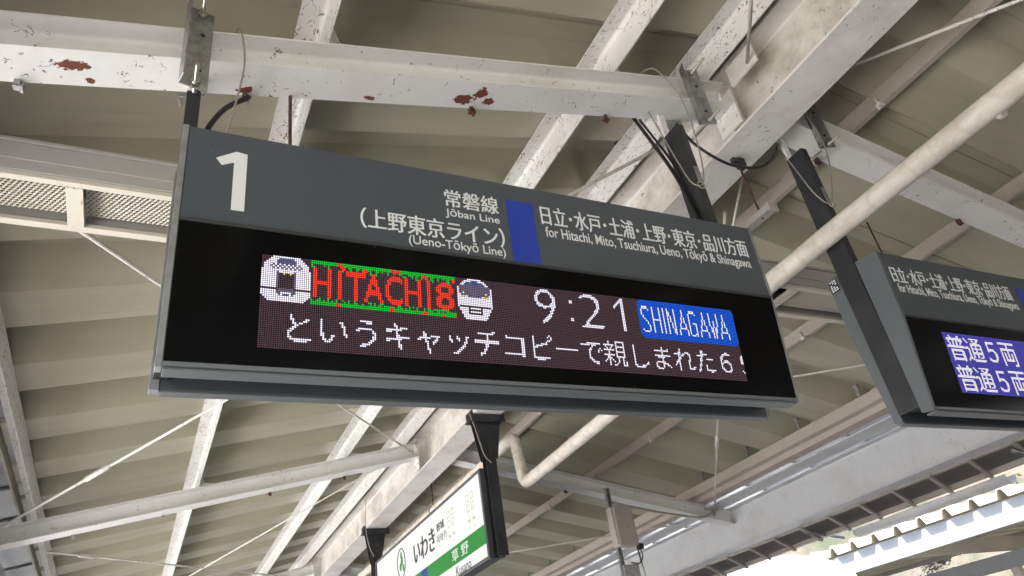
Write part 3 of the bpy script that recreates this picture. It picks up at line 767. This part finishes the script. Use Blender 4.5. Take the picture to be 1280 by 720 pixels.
# ------------------------------------------------------------------ cables and safety wires of the signs
def cable(name, pts, r, m, label, cat, group=None):
    o = MB().tube(smooth_path(pts), r, 8).build(name, m); tag(o, label, cat, group); return o
zl = zx(0.05); zr_ = zx(2.5)
cable('power_cable', [(.03, 2.27, 3.56), (.028, 2.27, 3.75), (.03, 2.275, zl - .02), (.03, 2.36, zl + .1)], .011, m_cable, 'straight black cable rising beside the post of the platform 1 board', 'cable')
cable('power_cable', [(.055, 2.27, 3.56), (.07, 2.275, 3.72), (.13, 2.29, 3.88), (.225, 2.33, zx(.225) - .02)], .011, m_cable, 'black cable curving from the platform 1 board to a rusty hook', 'cable')
cable('power_cable', [(2.45, 2.26, 3.56), (2.43, 2.26, 3.80), (2.41, 2.30, 4.10), (2.33, 2.375, 4.53)], .0105, m_cable, 'thick black cable dropping behind the right post of the platform 1 board', 'cable')
cable('power_cable', [(2.47, 2.26, 3.56), (2.455, 2.27, 3.85), (2.435, 2.30, 4.15), (2.37, 2.375, 4.53)], .007, m_cable, 'thin dark cable beside the thick one at the right post of the platform 1 board', 'cable')
cable('power_cable', [(2.60, 2.33, 4.52), (2.66, 2.30, 4.34), (2.85, 2.28, 4.22), (3.10, 2.28, 4.26), (3.32, 2.30, 4.44), (3.42, 2.34, 4.56)], .009, m_cable, 'black cable sagging under the ridge girder between both boards', 'cable')
def loop(cx, y, z, r=.022, n=14): return [(cx + r * math.cos(2 * math.pi * k / n), y, z + r * math.sin(2 * math.pi * k / n)) for k in range(n + 1)]
def safety_wire(pts, ring, label):
    S = empty('safety_wire', pts[0]); tag(S, label, 'wire', 'thin steel safety wires of the boards')
    o = MB().tube(smooth_path(pts), .0042, 6).build('wire', m_wire, S); o.location = -V(pts[0])
    o = MB().tube(loop(*ring), .0045, 6).build('ring', m_wire, S); o.location = -V(pts[0])
    return S
safety_wire([(.115, 2.20, 3.565), (.15, 2.14, 3.70), (.18, 2.12, 3.95), (.172, 2.13, 4.12), (.155, 2.145, 4.205), (.145, 2.20, 4.222), (.14, 2.28, 4.215)], (.095, 2.16, 3.56), 'thin wire loop rising past the rafter from the left end of the platform 1 board')
safety_wire([(2.36, 2.28, 4.50), (2.37, 2.20, 4.05), (2.40, 2.18, 3.90), (2.47, 2.17, 3.92), (2.50, 2.15, 4.15), (2.46, 2.11, 4.45), (2.37, 2.12, 4.66), (2.32, 2.16, 4.70), (2.29, 2.26, 4.69)], (2.445, 2.17, 3.89), 'thin wire loop tied to the right post of the platform 1 board')
safety_wire([(3.36, 2.30, 4.52), (3.29, 2.20, 4.20), (3.33, 2.18, 4.02), (3.41, 2.17, 3.96), (3.49, 2.16, 4.10), (3.53, 2.12, 4.38), (3.50, 2.13, 4.68), (3.47, 2.18, 4.775), (3.46, 2.26, 4.775)], (3.425, 2.17, 3.955), 'thin wire loop tied to the post of the board with the blue screen')
# ------------------------------------------------------------------ insulated pipe with a step
PP = empty('insulated_pipe', (3.25, 0, 3.7)); tag(PP, 'white wrapped pipe with a step, running under the ridge girder', 'pipe')
def bend(pts, r=.09, n=6):
    pts = [V(p) for p in pts]; out = [pts[0]]
    for a, b, c in zip(pts, pts[1:], pts[2:]):
        u = (a - b).normalized(); w = (c - b).normalized()
        for k in range(n + 1):
            q = k / n; out.append((b + u * r) * (1 - q) ** 2 + b * 2 * q * (1 - q) + (b + w * r) * q * q)
    out.append(pts[-1]); return out
path = [(3.22, -3, 3.70), (3.262, 2.2, 3.70), (3.365, 6.32, 3.69)]
o = MB().tube([V(path[0]), V((3.235, -1, 3.7)), V(path[1]), V((3.31, 4.2, 3.695))] + bend([(3.31, 4.2, 3.695), (3.365, 6.34, 3.69), (3.365, 6.42, 4.215), (3.40, 7.5, 4.22)], .10)[1:] + [V((3.42, 16, 4.22))], .058, 20).build('pipe_run', m_pipe, PP)
o.location = -PP.location
for y in (3.3, 9.0):
    zz = 3.695 if y < 6 else 4.22
    xx = 3.29 if y < 6 else 3.403
    q = MB().tube([(xx + .062 * math.cos(a), y, zz + .062 * math.sin(a)) for a in [2 * math.pi * k / 20 for k in range(21)]], .006, 6).tube([(xx, y, zz + .06), (xx, y, zx(xx, .175))], .006, 8).build('pipe_hanger', m_rust, PP); q.location = -PP.location
for y in (1.16, 5.25):
    xx = 3.22 + (y + 3) * .0165 if y < 3 else 3.333
    zz = 3.70 if y < 3 else 3.6925
    q = MB().tube([(xx, y - .012, zz), (xx, y + .012, zz)], .0615, 20, caps=False).build('joint_tape', m_pipe, PP); q.location = -PP.location

# ------------------------------------------------------------------ trough with expanded metal panels
TR = empty('grille_trough', (1.6, 2.9, 3.78)); tag(TR, 'long cream trough with expanded metal panels, crossing behind the platform 1 board', 'trough')
tz = 3.785; ty0, ty1 = 2.75, 3.06; tx0, tx1 = -1.15, 5.0
def ft(o): o.location = -TR.location; return o
ft(MB().box((tx0, ty0 - .012, tz), (tx1, ty0, tz + .150)).box((tx0, ty0 - .030, tz + .134), (tx1, ty0 - .012, tz + .150)).box((tx0, ty0 - .020, tz + .050), (tx1, ty0 - .012, tz + .132)).build('side_channel', m_troughside, TR, .002))
ft(MB().box((tx0, ty1, tz), (tx1, ty1 + .012, tz + .150)).build('side_channel', m_troughside, TR))
ft(MB().box((tx0, ty0 + .002, tz + .147), (tx1, ty1 - .002, tz + .1505)).build('trough_lid', m_dark, TR))  # lid coloured dark for the shaded inside behind the mesh
ft(MB().box((tx0, ty0 - .004, tz - .022), (tx1, ty0 + .028, tz - .001)).build('lower_flange', m_trough, TR, .002))
ft(MB().box((tx0, ty1 - .012, tz - .022), (tx1, ty1 + .030, tz - .001)).build('lower_flange', m_trough, TR, .002))
xs = [-1.0, -.36 + .0, .9, 2.1, 3.05, 3.86, 4.9]
xs = [-1.1, -0.385, 0.95, 2.25, 3.62, 4.95]
for x in xs:
    ft(MB().box((x - .032, ty0 + .028, tz - .024), (x + .032, ty1 - .012, tz - .003)).build('cross_bar', m_trough, TR, .002))
def grille(xa, xb):
    mb = MB(); px, py = .0200, .0165; y0 = ty0 + .03; rows = int((ty1 - .02 - y0) / py); n = int((xb - xa) / px) * 2
    zg = tz + .035; w = .0030
    for r in range(rows + 1):
        vv = []; yb = y0 + r * py
        for i in range(n + 1):
            x = xa + i * px / 2; y = yb + (py * .5 if (i + r) % 2 else 0) - py * .25
            vv += [(x, y - w, zg), (x, y + w, zg - .004), (x, y + w, zg + .001), (x, y - w, zg + .005)]
        ff = []
        for i in range(n):
            a = 4 * i
            ff += [(a, a + 1, a + 5, a + 4), (a + 1, a + 2, a + 6, a + 5), (a + 2, a + 3, a + 7, a + 6), (a + 3, a, a + 4, a + 7)]
        mb.add(vv, ff)
    o = mb.build('grille', m_trough, TR, fix=False); return ft(o)
for a, b in zip(xs, xs[1:]): grille(a + .033, b - .033)
for x in (-.9, 5.0 - .1):
    ft(MB().tube([(x, 2.90, tz + .150), (x, 2.90, zx(x, .36))], .006, 8).build('hanger_rod', m_rust, TR))
# trapeze rail under the girder, on a rusty rod with a beam clip
ft(MB().extrude((3.13, 2.34, 3.985), (3.10, 3.1, 3.985), [(-.032, 0), (.032, 0), (.032, .042), (.026, .042), (.026, .006), (-.026, .006), (-.026, .042), (-.032, .042)]).build('hanger_rail', m_troughside, TR))
ft(MB().obox((3.13, 2.33, 4.0), (.038, 0, 0), (0, .008, 0), (0, 0, .03)).build('rail_end_cap', m_plastic, TR, .006))
ft(MB().tube([(3.125, 2.42, 3.98), (3.10, 2.42, gz - .04)], .0065, 8).build('hanger_rod', m_rust, TR))
ft(MB().box((3.095, 2.40, gz - .075), (3.15, 2.44, gz - .002)).box((3.05, 2.40, gz - .045), (3.09, 2.43, gz - .012)).build('beam_clip', m_dark, TR, .004))
hr = MB().tube([(.392, 2.33, 4.1), (.40, 2.33, 3.3)], .0075, 8).build('hanging_rod', m_rust); tag(hr, 'thin rusty rod hanging behind the platform 1 board', 'rod')

# ------------------------------------------------------------------ station name sign
NS = empty('station_name_sign', (3.06, 6.5, 3.05)); tag(NS, 'white and green station name sign hung lengthwise under the girder', 'sign')
def fn(o):
    if o.parent is NS: o.location = -NS.location
    return o
ya, yb, za, zb, xf = 6.56, 10.32, 3.05, 3.915, 3.0
bd = fn(MB().box((xf + .004, ya + .02, za + .025), (3.12, yb - .02, zb - .025)).build('panel', m_signwhite, NS))
for a, b, nm in (((xf - .012, ya, za), (3.13, yb, za + .03), 'frame_rail'), ((xf - .012, ya, zb - .022), (3.13, yb, zb), 'frame_rail'), ((xf - .012, ya - .02, za - .002), (3.13, ya + .025, zb + .002), 'frame_stile'), ((xf - .012, yb - .025, za - .002), (3.13, yb + .02, zb + .002), 'frame_stile')):
    fn(MB().box(a, b).build(nm, m_frame, NS, .004))
NF = (V((xf + .004, 0, 0)), V((0, -1, 0)), V((0, 0, 1)), V((-1, 0, 0)))
def st(nm, y0, y1, z0, z1, m, l=.0006):
    O, U, Vv, N = NF
    return MB().prism([O + U * -a + Vv * b + N * l for a, b in ((y0, z0), (y1, z0), (y1, z1), (y0, z1))], N * .001).build(nm, m, bd)
st('green_band', 6.588, 8.30, 3.205, 3.385, m_green); st('blue_square', 8.303, 8.50, 3.205, 3.385, m_lblue); st('green_band', 8.503, 10.59, 3.205, 3.385, m_green)
def nl(nm, s, y_left, y_right, z0, z1, m, bold=.01, lift=.0006): return lettering(nm, s, -y_left, -y_right, z0, z1, NF, m, bd, 0, lift, heavy=bold * .35)
nl('station_text', 'いわき', 8.72, 7.98, 3.50, 3.75, m_inkk, .03)
nl('station_text', '磐城', 7.90, 7.66, 3.655, 3.745, m_inkk, .006); nl('station_text', '이와키', 7.92, 7.62, 3.53, 3.62, m_inkk, .0)
nl('next_station_text', '草 野', 7.52, 7.05, 3.235, 3.355, m_white, 0, .0022); nl('next_station_text', 'Kusano', 7.44, 7.03, 3.085, 3.180, m_inkk, .0)
for yy, s in ((7.52, 'ロロ'), (7.40, 'ロロ'), (6.96, 'ロロ'), (6.84, 'ロロ')):
    for q in range(2): nl('pale_text', 'ロ', yy + .035, yy - .035, 3.70 - q * .10, 3.78 - q * .10, m_pale, 0)
    for q in range(3): nl('pale_text', '一' if q % 2 else '二', yy + .03, yy - .03, 3.53 - q * .06 + .03, 3.56 - q * .06 + .03, m_pale, 0)
mb = MB()   # round emblem
O, U, Vv, N = NF
ring = [(9.22 + .155 * math.cos(a), 3.64 + .175 * math.sin(a)) for a in [2 * math.pi * k / 40 for k in range(41)]]
mb.tube([O + U * -a + Vv * b + N * .002 for a, b in ring], .006, 6)
mb.build('emblem_ring', m_inkk, bd)
mb = MB()
for c_, rr in (((9.22, 3.735), .035), ((9.20, 3.66), .045), ((9.26, 3.60), .04), ((9.15, 3.57), .035)):
    mb.prism([O + U * -(c_[0] + rr * math.cos(a)) + Vv * (c_[1] + rr * (1.2 * math.sin(a))) + N * .0006 for a in [2 * math.pi * k / 16 for k in range(16)]], N * .001)
mb.build('emblem_figure', m_green, bd)
for y in (6.5, 10.66):
    po = fn(MB().box((3.035, y - .055, za), (3.145, y - .043, 4.22)).box((3.035, y + .031, za), (3.145, y + .043, 4.22)).box((3.080, y - .043, za), (3.100, y + .031, 4.22)).build('hanger_post', m_black, NS, .002))
    MB().prism([(3.0 - .04, y - .062, 4.39), (3.24, y - .062, 4.39), (3.165, y - .062, 3.98), (3.025, y - .062, 3.98)], (0, .010, 0)).build('bracket_plate', m_black, po, .003)
    MB().prism([(3.0 - .04, y + .050, 4.39), (3.24, y + .050, 4.39), (3.165, y + .050, 3.98), (3.025, y + .050, 3.98)], (0, .010, 0)).build('bracket_plate', m_black, po, .003)
    cl = MB().box((2.915, y - .085, 4.385), (3.285, y + .085, 4.405)).box((2.925, y - .075, 4.406), (2.945, y + .075, 4.49)).box((3.262, y - .075, 4.406), (3.282, y + .075, 4.49)).box((2.915, y - .10, 4.36), (3.285, y - .086, 4.44))
    cl.build('beam_clamp', m_black, po, .003)
    for bx, bz in ((3.0, 4.33), (3.1, 4.33), (3.2, 4.33), (3.1, 4.20), (3.1, 4.08), (3.1, 3.80), (3.1, 3.2), (2.97, 4.40), (3.1, 4.40), (3.23, 4.40)):
        MB().tube([(bx, y - (.116 if bz > 4.38 else .076), bz), (bx, y - .05, bz)], .014, 6).build('bolt', m_black, po)
sw = MB().tube(smooth_path([(2.90, 6.43, 4.46), (2.93, 6.40, 4.30), (3.0, 6.41, 4.02), (3.08, 6.425, 3.93)]), .005, 6).build('wire', m_wire); tag(sw, 'thin wire on the near bracket of the station name sign', 'wire')
sw = MB().tube(smooth_path([(2.945, 10.5, 4.85), (2.93, 10.52, 4.45), (2.98, 10.56, 4.2), (3.05, 10.58, 4.05)]), .005, 6).build('wire', m_wire); tag(sw, 'thin wire on the far bracket of the station name sign', 'wire')

# ------------------------------------------------------------------ antenna box on a perforated pole
AB = empty('antenna_box', (5.5, 7.9, 2.9)); tag(AB, 'beige plastic antenna box on a slotted metal pole hung from the rafter', 'antenna')
def fa(o):
    if o.parent is AB: o.location = -AB.location
    return o
fa(MB().extrude((5.43, 8.02, 4.18), (5.43, 8.02, 2.6), [(-.03, -.02), (.03, -.02), (.03, .02), (.024, .02), (.024, -.014), (-.024, -.014), (-.024, .02), (-.03, .02)], up=(0, -1, 0)).build('pole', m_galv, AB))
bx = fa(MB().box((5.33, 7.82, 3.40), (5.62, 7.98, 3.90)).build('housing', m_plastic, AB, .025))
MB().box((5.315, 7.84, 3.42), (5.329, 7.96, 3.88)).build('side_cover', m_plastic, bx, .004)
MB().box((5.47, 7.817, 3.855), (5.57, 7.8195, 3.872)).build('name_plate', m_troughside, bx)
fa(MB().tube(smooth_path([(5.60, 7.88, 3.42), (5.66, 7.87, 3.3), (5.60, 7.88, 3.2), (5.50, 7.93, 3.22)]), .008, 8).build('lead', m_cable, AB))
fa(MB().box((5.64, 7.86, 3.36), (5.70, 7.92, 3.43)).build('plug', m_cable, AB, .005))
fa(MB().box((5.40, 7.94, 3.05), (5.62, 7.99, 3.20)).build('clamp_plate', m_galv, AB, .004))
fa(MB().tube([(5.64, 7.92, 3.4), (5.66, 7.92, 3.12), (5.67, 7.92, 2.7)], .012, 8).build('conduit', m_galv, AB))
cable('power_cable', [(5.55, 8.12, 4.02), (6.0, 8.13, 3.93), (6.5, 8.12, 3.84), (7.0, 8.12, 3.80), (7.3, 8.1, 3.95)], .016, mat('grey_cable', (.38, .35, .3), .5), 'grey cable strapped along the far right rafter above the antenna box', 'cable')

# ------------------------------------------------------------------ outside: train, opposite canopy, bushes
m_train = mat('train_white', (0.78, 0.79, 0.80), .35); m_trglass = mat('train_glass', (0.02, 0.022, 0.025), .1); m_trband = mat('train_blue_band', (0.05, 0.1, 0.4), .4)
TC = empty('train_car', (10.7, 10, -1.0)); tag(TC, 'white train with rounded roof standing on the far track', 'train')
def ftc(o):
    if o.parent is TC: o.location = -TC.location
    return o
def train_section(y, k=1.0, dz=0.0):
    P_ = []
    hw = 1.46 * k
    P_ += [(-hw, -.1), (-hw, 2.55)]
    for i in range(11):
        a = math.pi - math.pi * i / 10
        P_.append((hw * math.cos(a) * (1 if 0 < i < 10 else 1), 2.6 + (1.02 + dz) * math.sin(a) ** .8))
    P_ += [(hw, 2.55), (hw, -.1)]
    return [(10.32 + a, y, b) for a, b in P_]
mb = MB(); secs = [train_section(9.75, .90, -.18), train_section(9.85, .96, -.07), train_section(10.05, 1, 0), train_section(29.5, 1, 0)]
n = len(secs[0]); vv = [p for s in secs for p in s]
mb.add(vv, [(i * n + j, i * n + (j + 1) % n, (i + 1) * n + (j + 1) % n, (i + 1) * n + j) for i in range(3) for j in range(n)] + [tuple(range(n)), tuple(reversed(range(3 * n, 4 * n)))], 0, False)
ftc(mb.build('body', m_train, TC))
for k in range(6):
    y = 11.0 + k * 3.0
    for s in (-1, 1):
        x = 10.32 + s * 1.462
        ftc(MB().box((min(x, x + s * .012), y, 1.0), (max(x, x + s * .012), y + 1.5, 1.9)).build('window', m_trglass, TC))
for xx in (-1.0, .15): ftc(MB().box((10.32 + xx, 9.735, 1.0), (10.32 + xx + .85, 9.748, 2.1)).build('front_window', m_trglass, TC))
for s in (-1, 1): 
    x = 10.32 + s * 1.463
    ftc(MB().box((min(x, x + s * .006), 10.1, .55), (max(x, x + s * .006), 29.4, .75)).build('side_band', m_trband, TC))
for y in (12, 14, 25, 27): ftc(MB().tube([(9.9, y, -.65), (11.35, y, -.65)], .43, 20).build('wheel_set', m_dark, TC))
ftc(MB().box((9.5, 10.4, -.6), (11.7, 29, -.1)).build('underframe', m_dark, TC))

OC = empty('opposite_canopy', (19, 10, 0)); tag(OC, 'pale canopy of the opposite platform with a ribbed sunlit roof edge', 'canopy')
m_op = mat('opposite_fascia', (0.50, 0.51, 0.52), .5); m_oproof = mat('opposite_roof', (0.55, 0.54, 0.52), .5); m_opsteel = mat('opposite_steel', (0.55, 0.50, 0.44), .6); m_opdeck = mat('opposite_deck', (0.42, 0.37, 0.28), .5)
vary(m_op, (.42, .43, .44), 1.2); vary(m_oproof, (.45, .42, .38), 3)
def fo(o):
    if o.parent is OC: o.location = -OC.location
    return o
oz = 4.15; P = .64
prof = []
y = -8.0
while y < 45:
    prof += [(y, 0), (y + .20, 0), (y + .28, .17), (y + .36, .17)]
    prof += [(y + .44, 0)]
    y += P
def odeck(x0, x1, nm, m, dz=0):
    n = len(prof); mb = MB()
    vv = [(x, a, oz + .12 + b + dz + .05 * (x - x0)) for x in (x0, x1) for a, b in prof]
    mb.add(vv, [(j, j + 1, n + j + 1, n + j) for j in range(n - 1)])
    vv = [(x, a, oz + .06 + b + dz + .05 * (x - x0)) for x in (x0, x1) for a, b in prof]
    mb.add(vv, [(j, n + j, n + j + 1, j + 1) for j in range(n - 1)])
    o1 = [(x0, a, oz + .12 + b + dz) for a, b in prof]; o2 = [(x0, a, oz + .06 + b + dz) for a, b in prof]
    mb.add(o1 + o2, [(j, n + j, n + j + 1, j + 1) for j in range(n - 1)])
    return fo(mb.build(nm, m, OC, fix=False))
odeck(15.17, 24.5, 'roof_deck', m_opdeck)
t = NT(m_op); tl = t.n.new('ShaderNodeBsdfTranslucent'); tl.inputs[0].default_value = (.6, .62, .66, 1); mx = t.n.new('ShaderNodeMixShader'); mx.inputs[0].default_value = .4
t.l.new(t.b.outputs[0], mx.inputs[1]); t.l.new(tl.outputs[0], mx.inputs[2]); t.l.new(mx.outputs[0], t.n['Material Output'].inputs[0])
fo(MB().box((15.30, -8, 3.80), (15.36, 45, 4.185)).build('fascia', m_op, OC))
fo(MB().box((15.25, -8, 3.745), (15.42, 45, 3.798)).build('fascia_sill', m_op, OC))
for x in (16.3, 17.5, 18.6, 20.5): fo(MB().box((x - .05, -8, oz - .02), (x + .05, 45, oz + .10)).build('purlin', m_opsteel, OC))
fo(MB().box((19.4, -8, 3.40), (19.65, 45, 3.75)).build('girder', m_op, OC))
for y in (-6, 0, 6, 12, 18, 24, 30, 36):
    fo(MB().box((15.37, y - .09, 3.80), (24, y + .09, 4.12)).build('rafter', m_opsteel, OC))
    fo(MB().box((19.43, y - .1, 0), (19.62, y + .1, 3.398)).build('column', m_opsteel, OC))

m_leafa = mat('leaf_green', (0.04, 0.06, 0.02), .6); m_leafb = mat('leaf_dry', (0.09, 0.075, 0.04), .7); m_bark = mat('bark', (0.12, 0.09, 0.06), .9)
def hill_z(x, y):
    return -1.2 + 22 * (1 / (1 + math.exp(-(x - 46) / 6.0))) - 22 / (1 + math.exp(3)) + 1.3 * math.sin(x * .35 + y * .21) + .9 * math.sin(y * .37 + 2)
def bush(x, y, s, m, label, nl_=420):
    z = hill_z(x, y) - .1
    B_ = empty('bush', (x, y, z)); tag(B_, label, 'bush', 'bushes on the hillside beyond the opposite roof')
    rnd = random.Random(int(x * 13 + y * 7)); mb = MB(); cl = [(V((rnd.gauss(0, .45), rnd.gauss(0, .45), .35 + rnd.random() * .8)) * s) for _ in range(9)]
    for k in range(nl_):
        c = cl[k % 9] + V((rnd.gauss(0, 1), rnd.gauss(0, 1), rnd.gauss(0, .8))) * s * .24
        a = V((rnd.gauss(0, 1), rnd.gauss(0, 1), rnd.gauss(0, 1))).normalized(); b = a.cross(V((rnd.gauss(0, 1), rnd.gauss(0, 1), rnd.gauss(0, 1)))).normalized()
        q = s * rnd.uniform(.06, .13); mb.add([c - a * q, c + b * q * .5, c + a * q, c - b * q * .5], [(0, 1, 2, 3)])
    mb.build('foliage', m, B_, fix=False)
    tb = MB()
    for c in cl[:5]: tb.tube([(0, 0, 0), c * .5, c], [.05 * s, .03 * s, .012 * s], 6)
    tb.build('stem', m_bark, B_)
exec_b = [(44, 24, 1.8, m_leafa, 'round green bush on the hillside above the middle of the ribbed roof edge'), (45, 20.5, 1.5, m_leafa, 'small green bush on the hillside beside the larger green one'),
          (42, 30, 1.6, m_leafb, 'yellowish dry bush low on the hillside left of the green bushes'), (46, 15.5, 2.0, m_leafb, 'tall dry bush on the hillside near the picture edge')]
for b in exec_b: bush(*b)
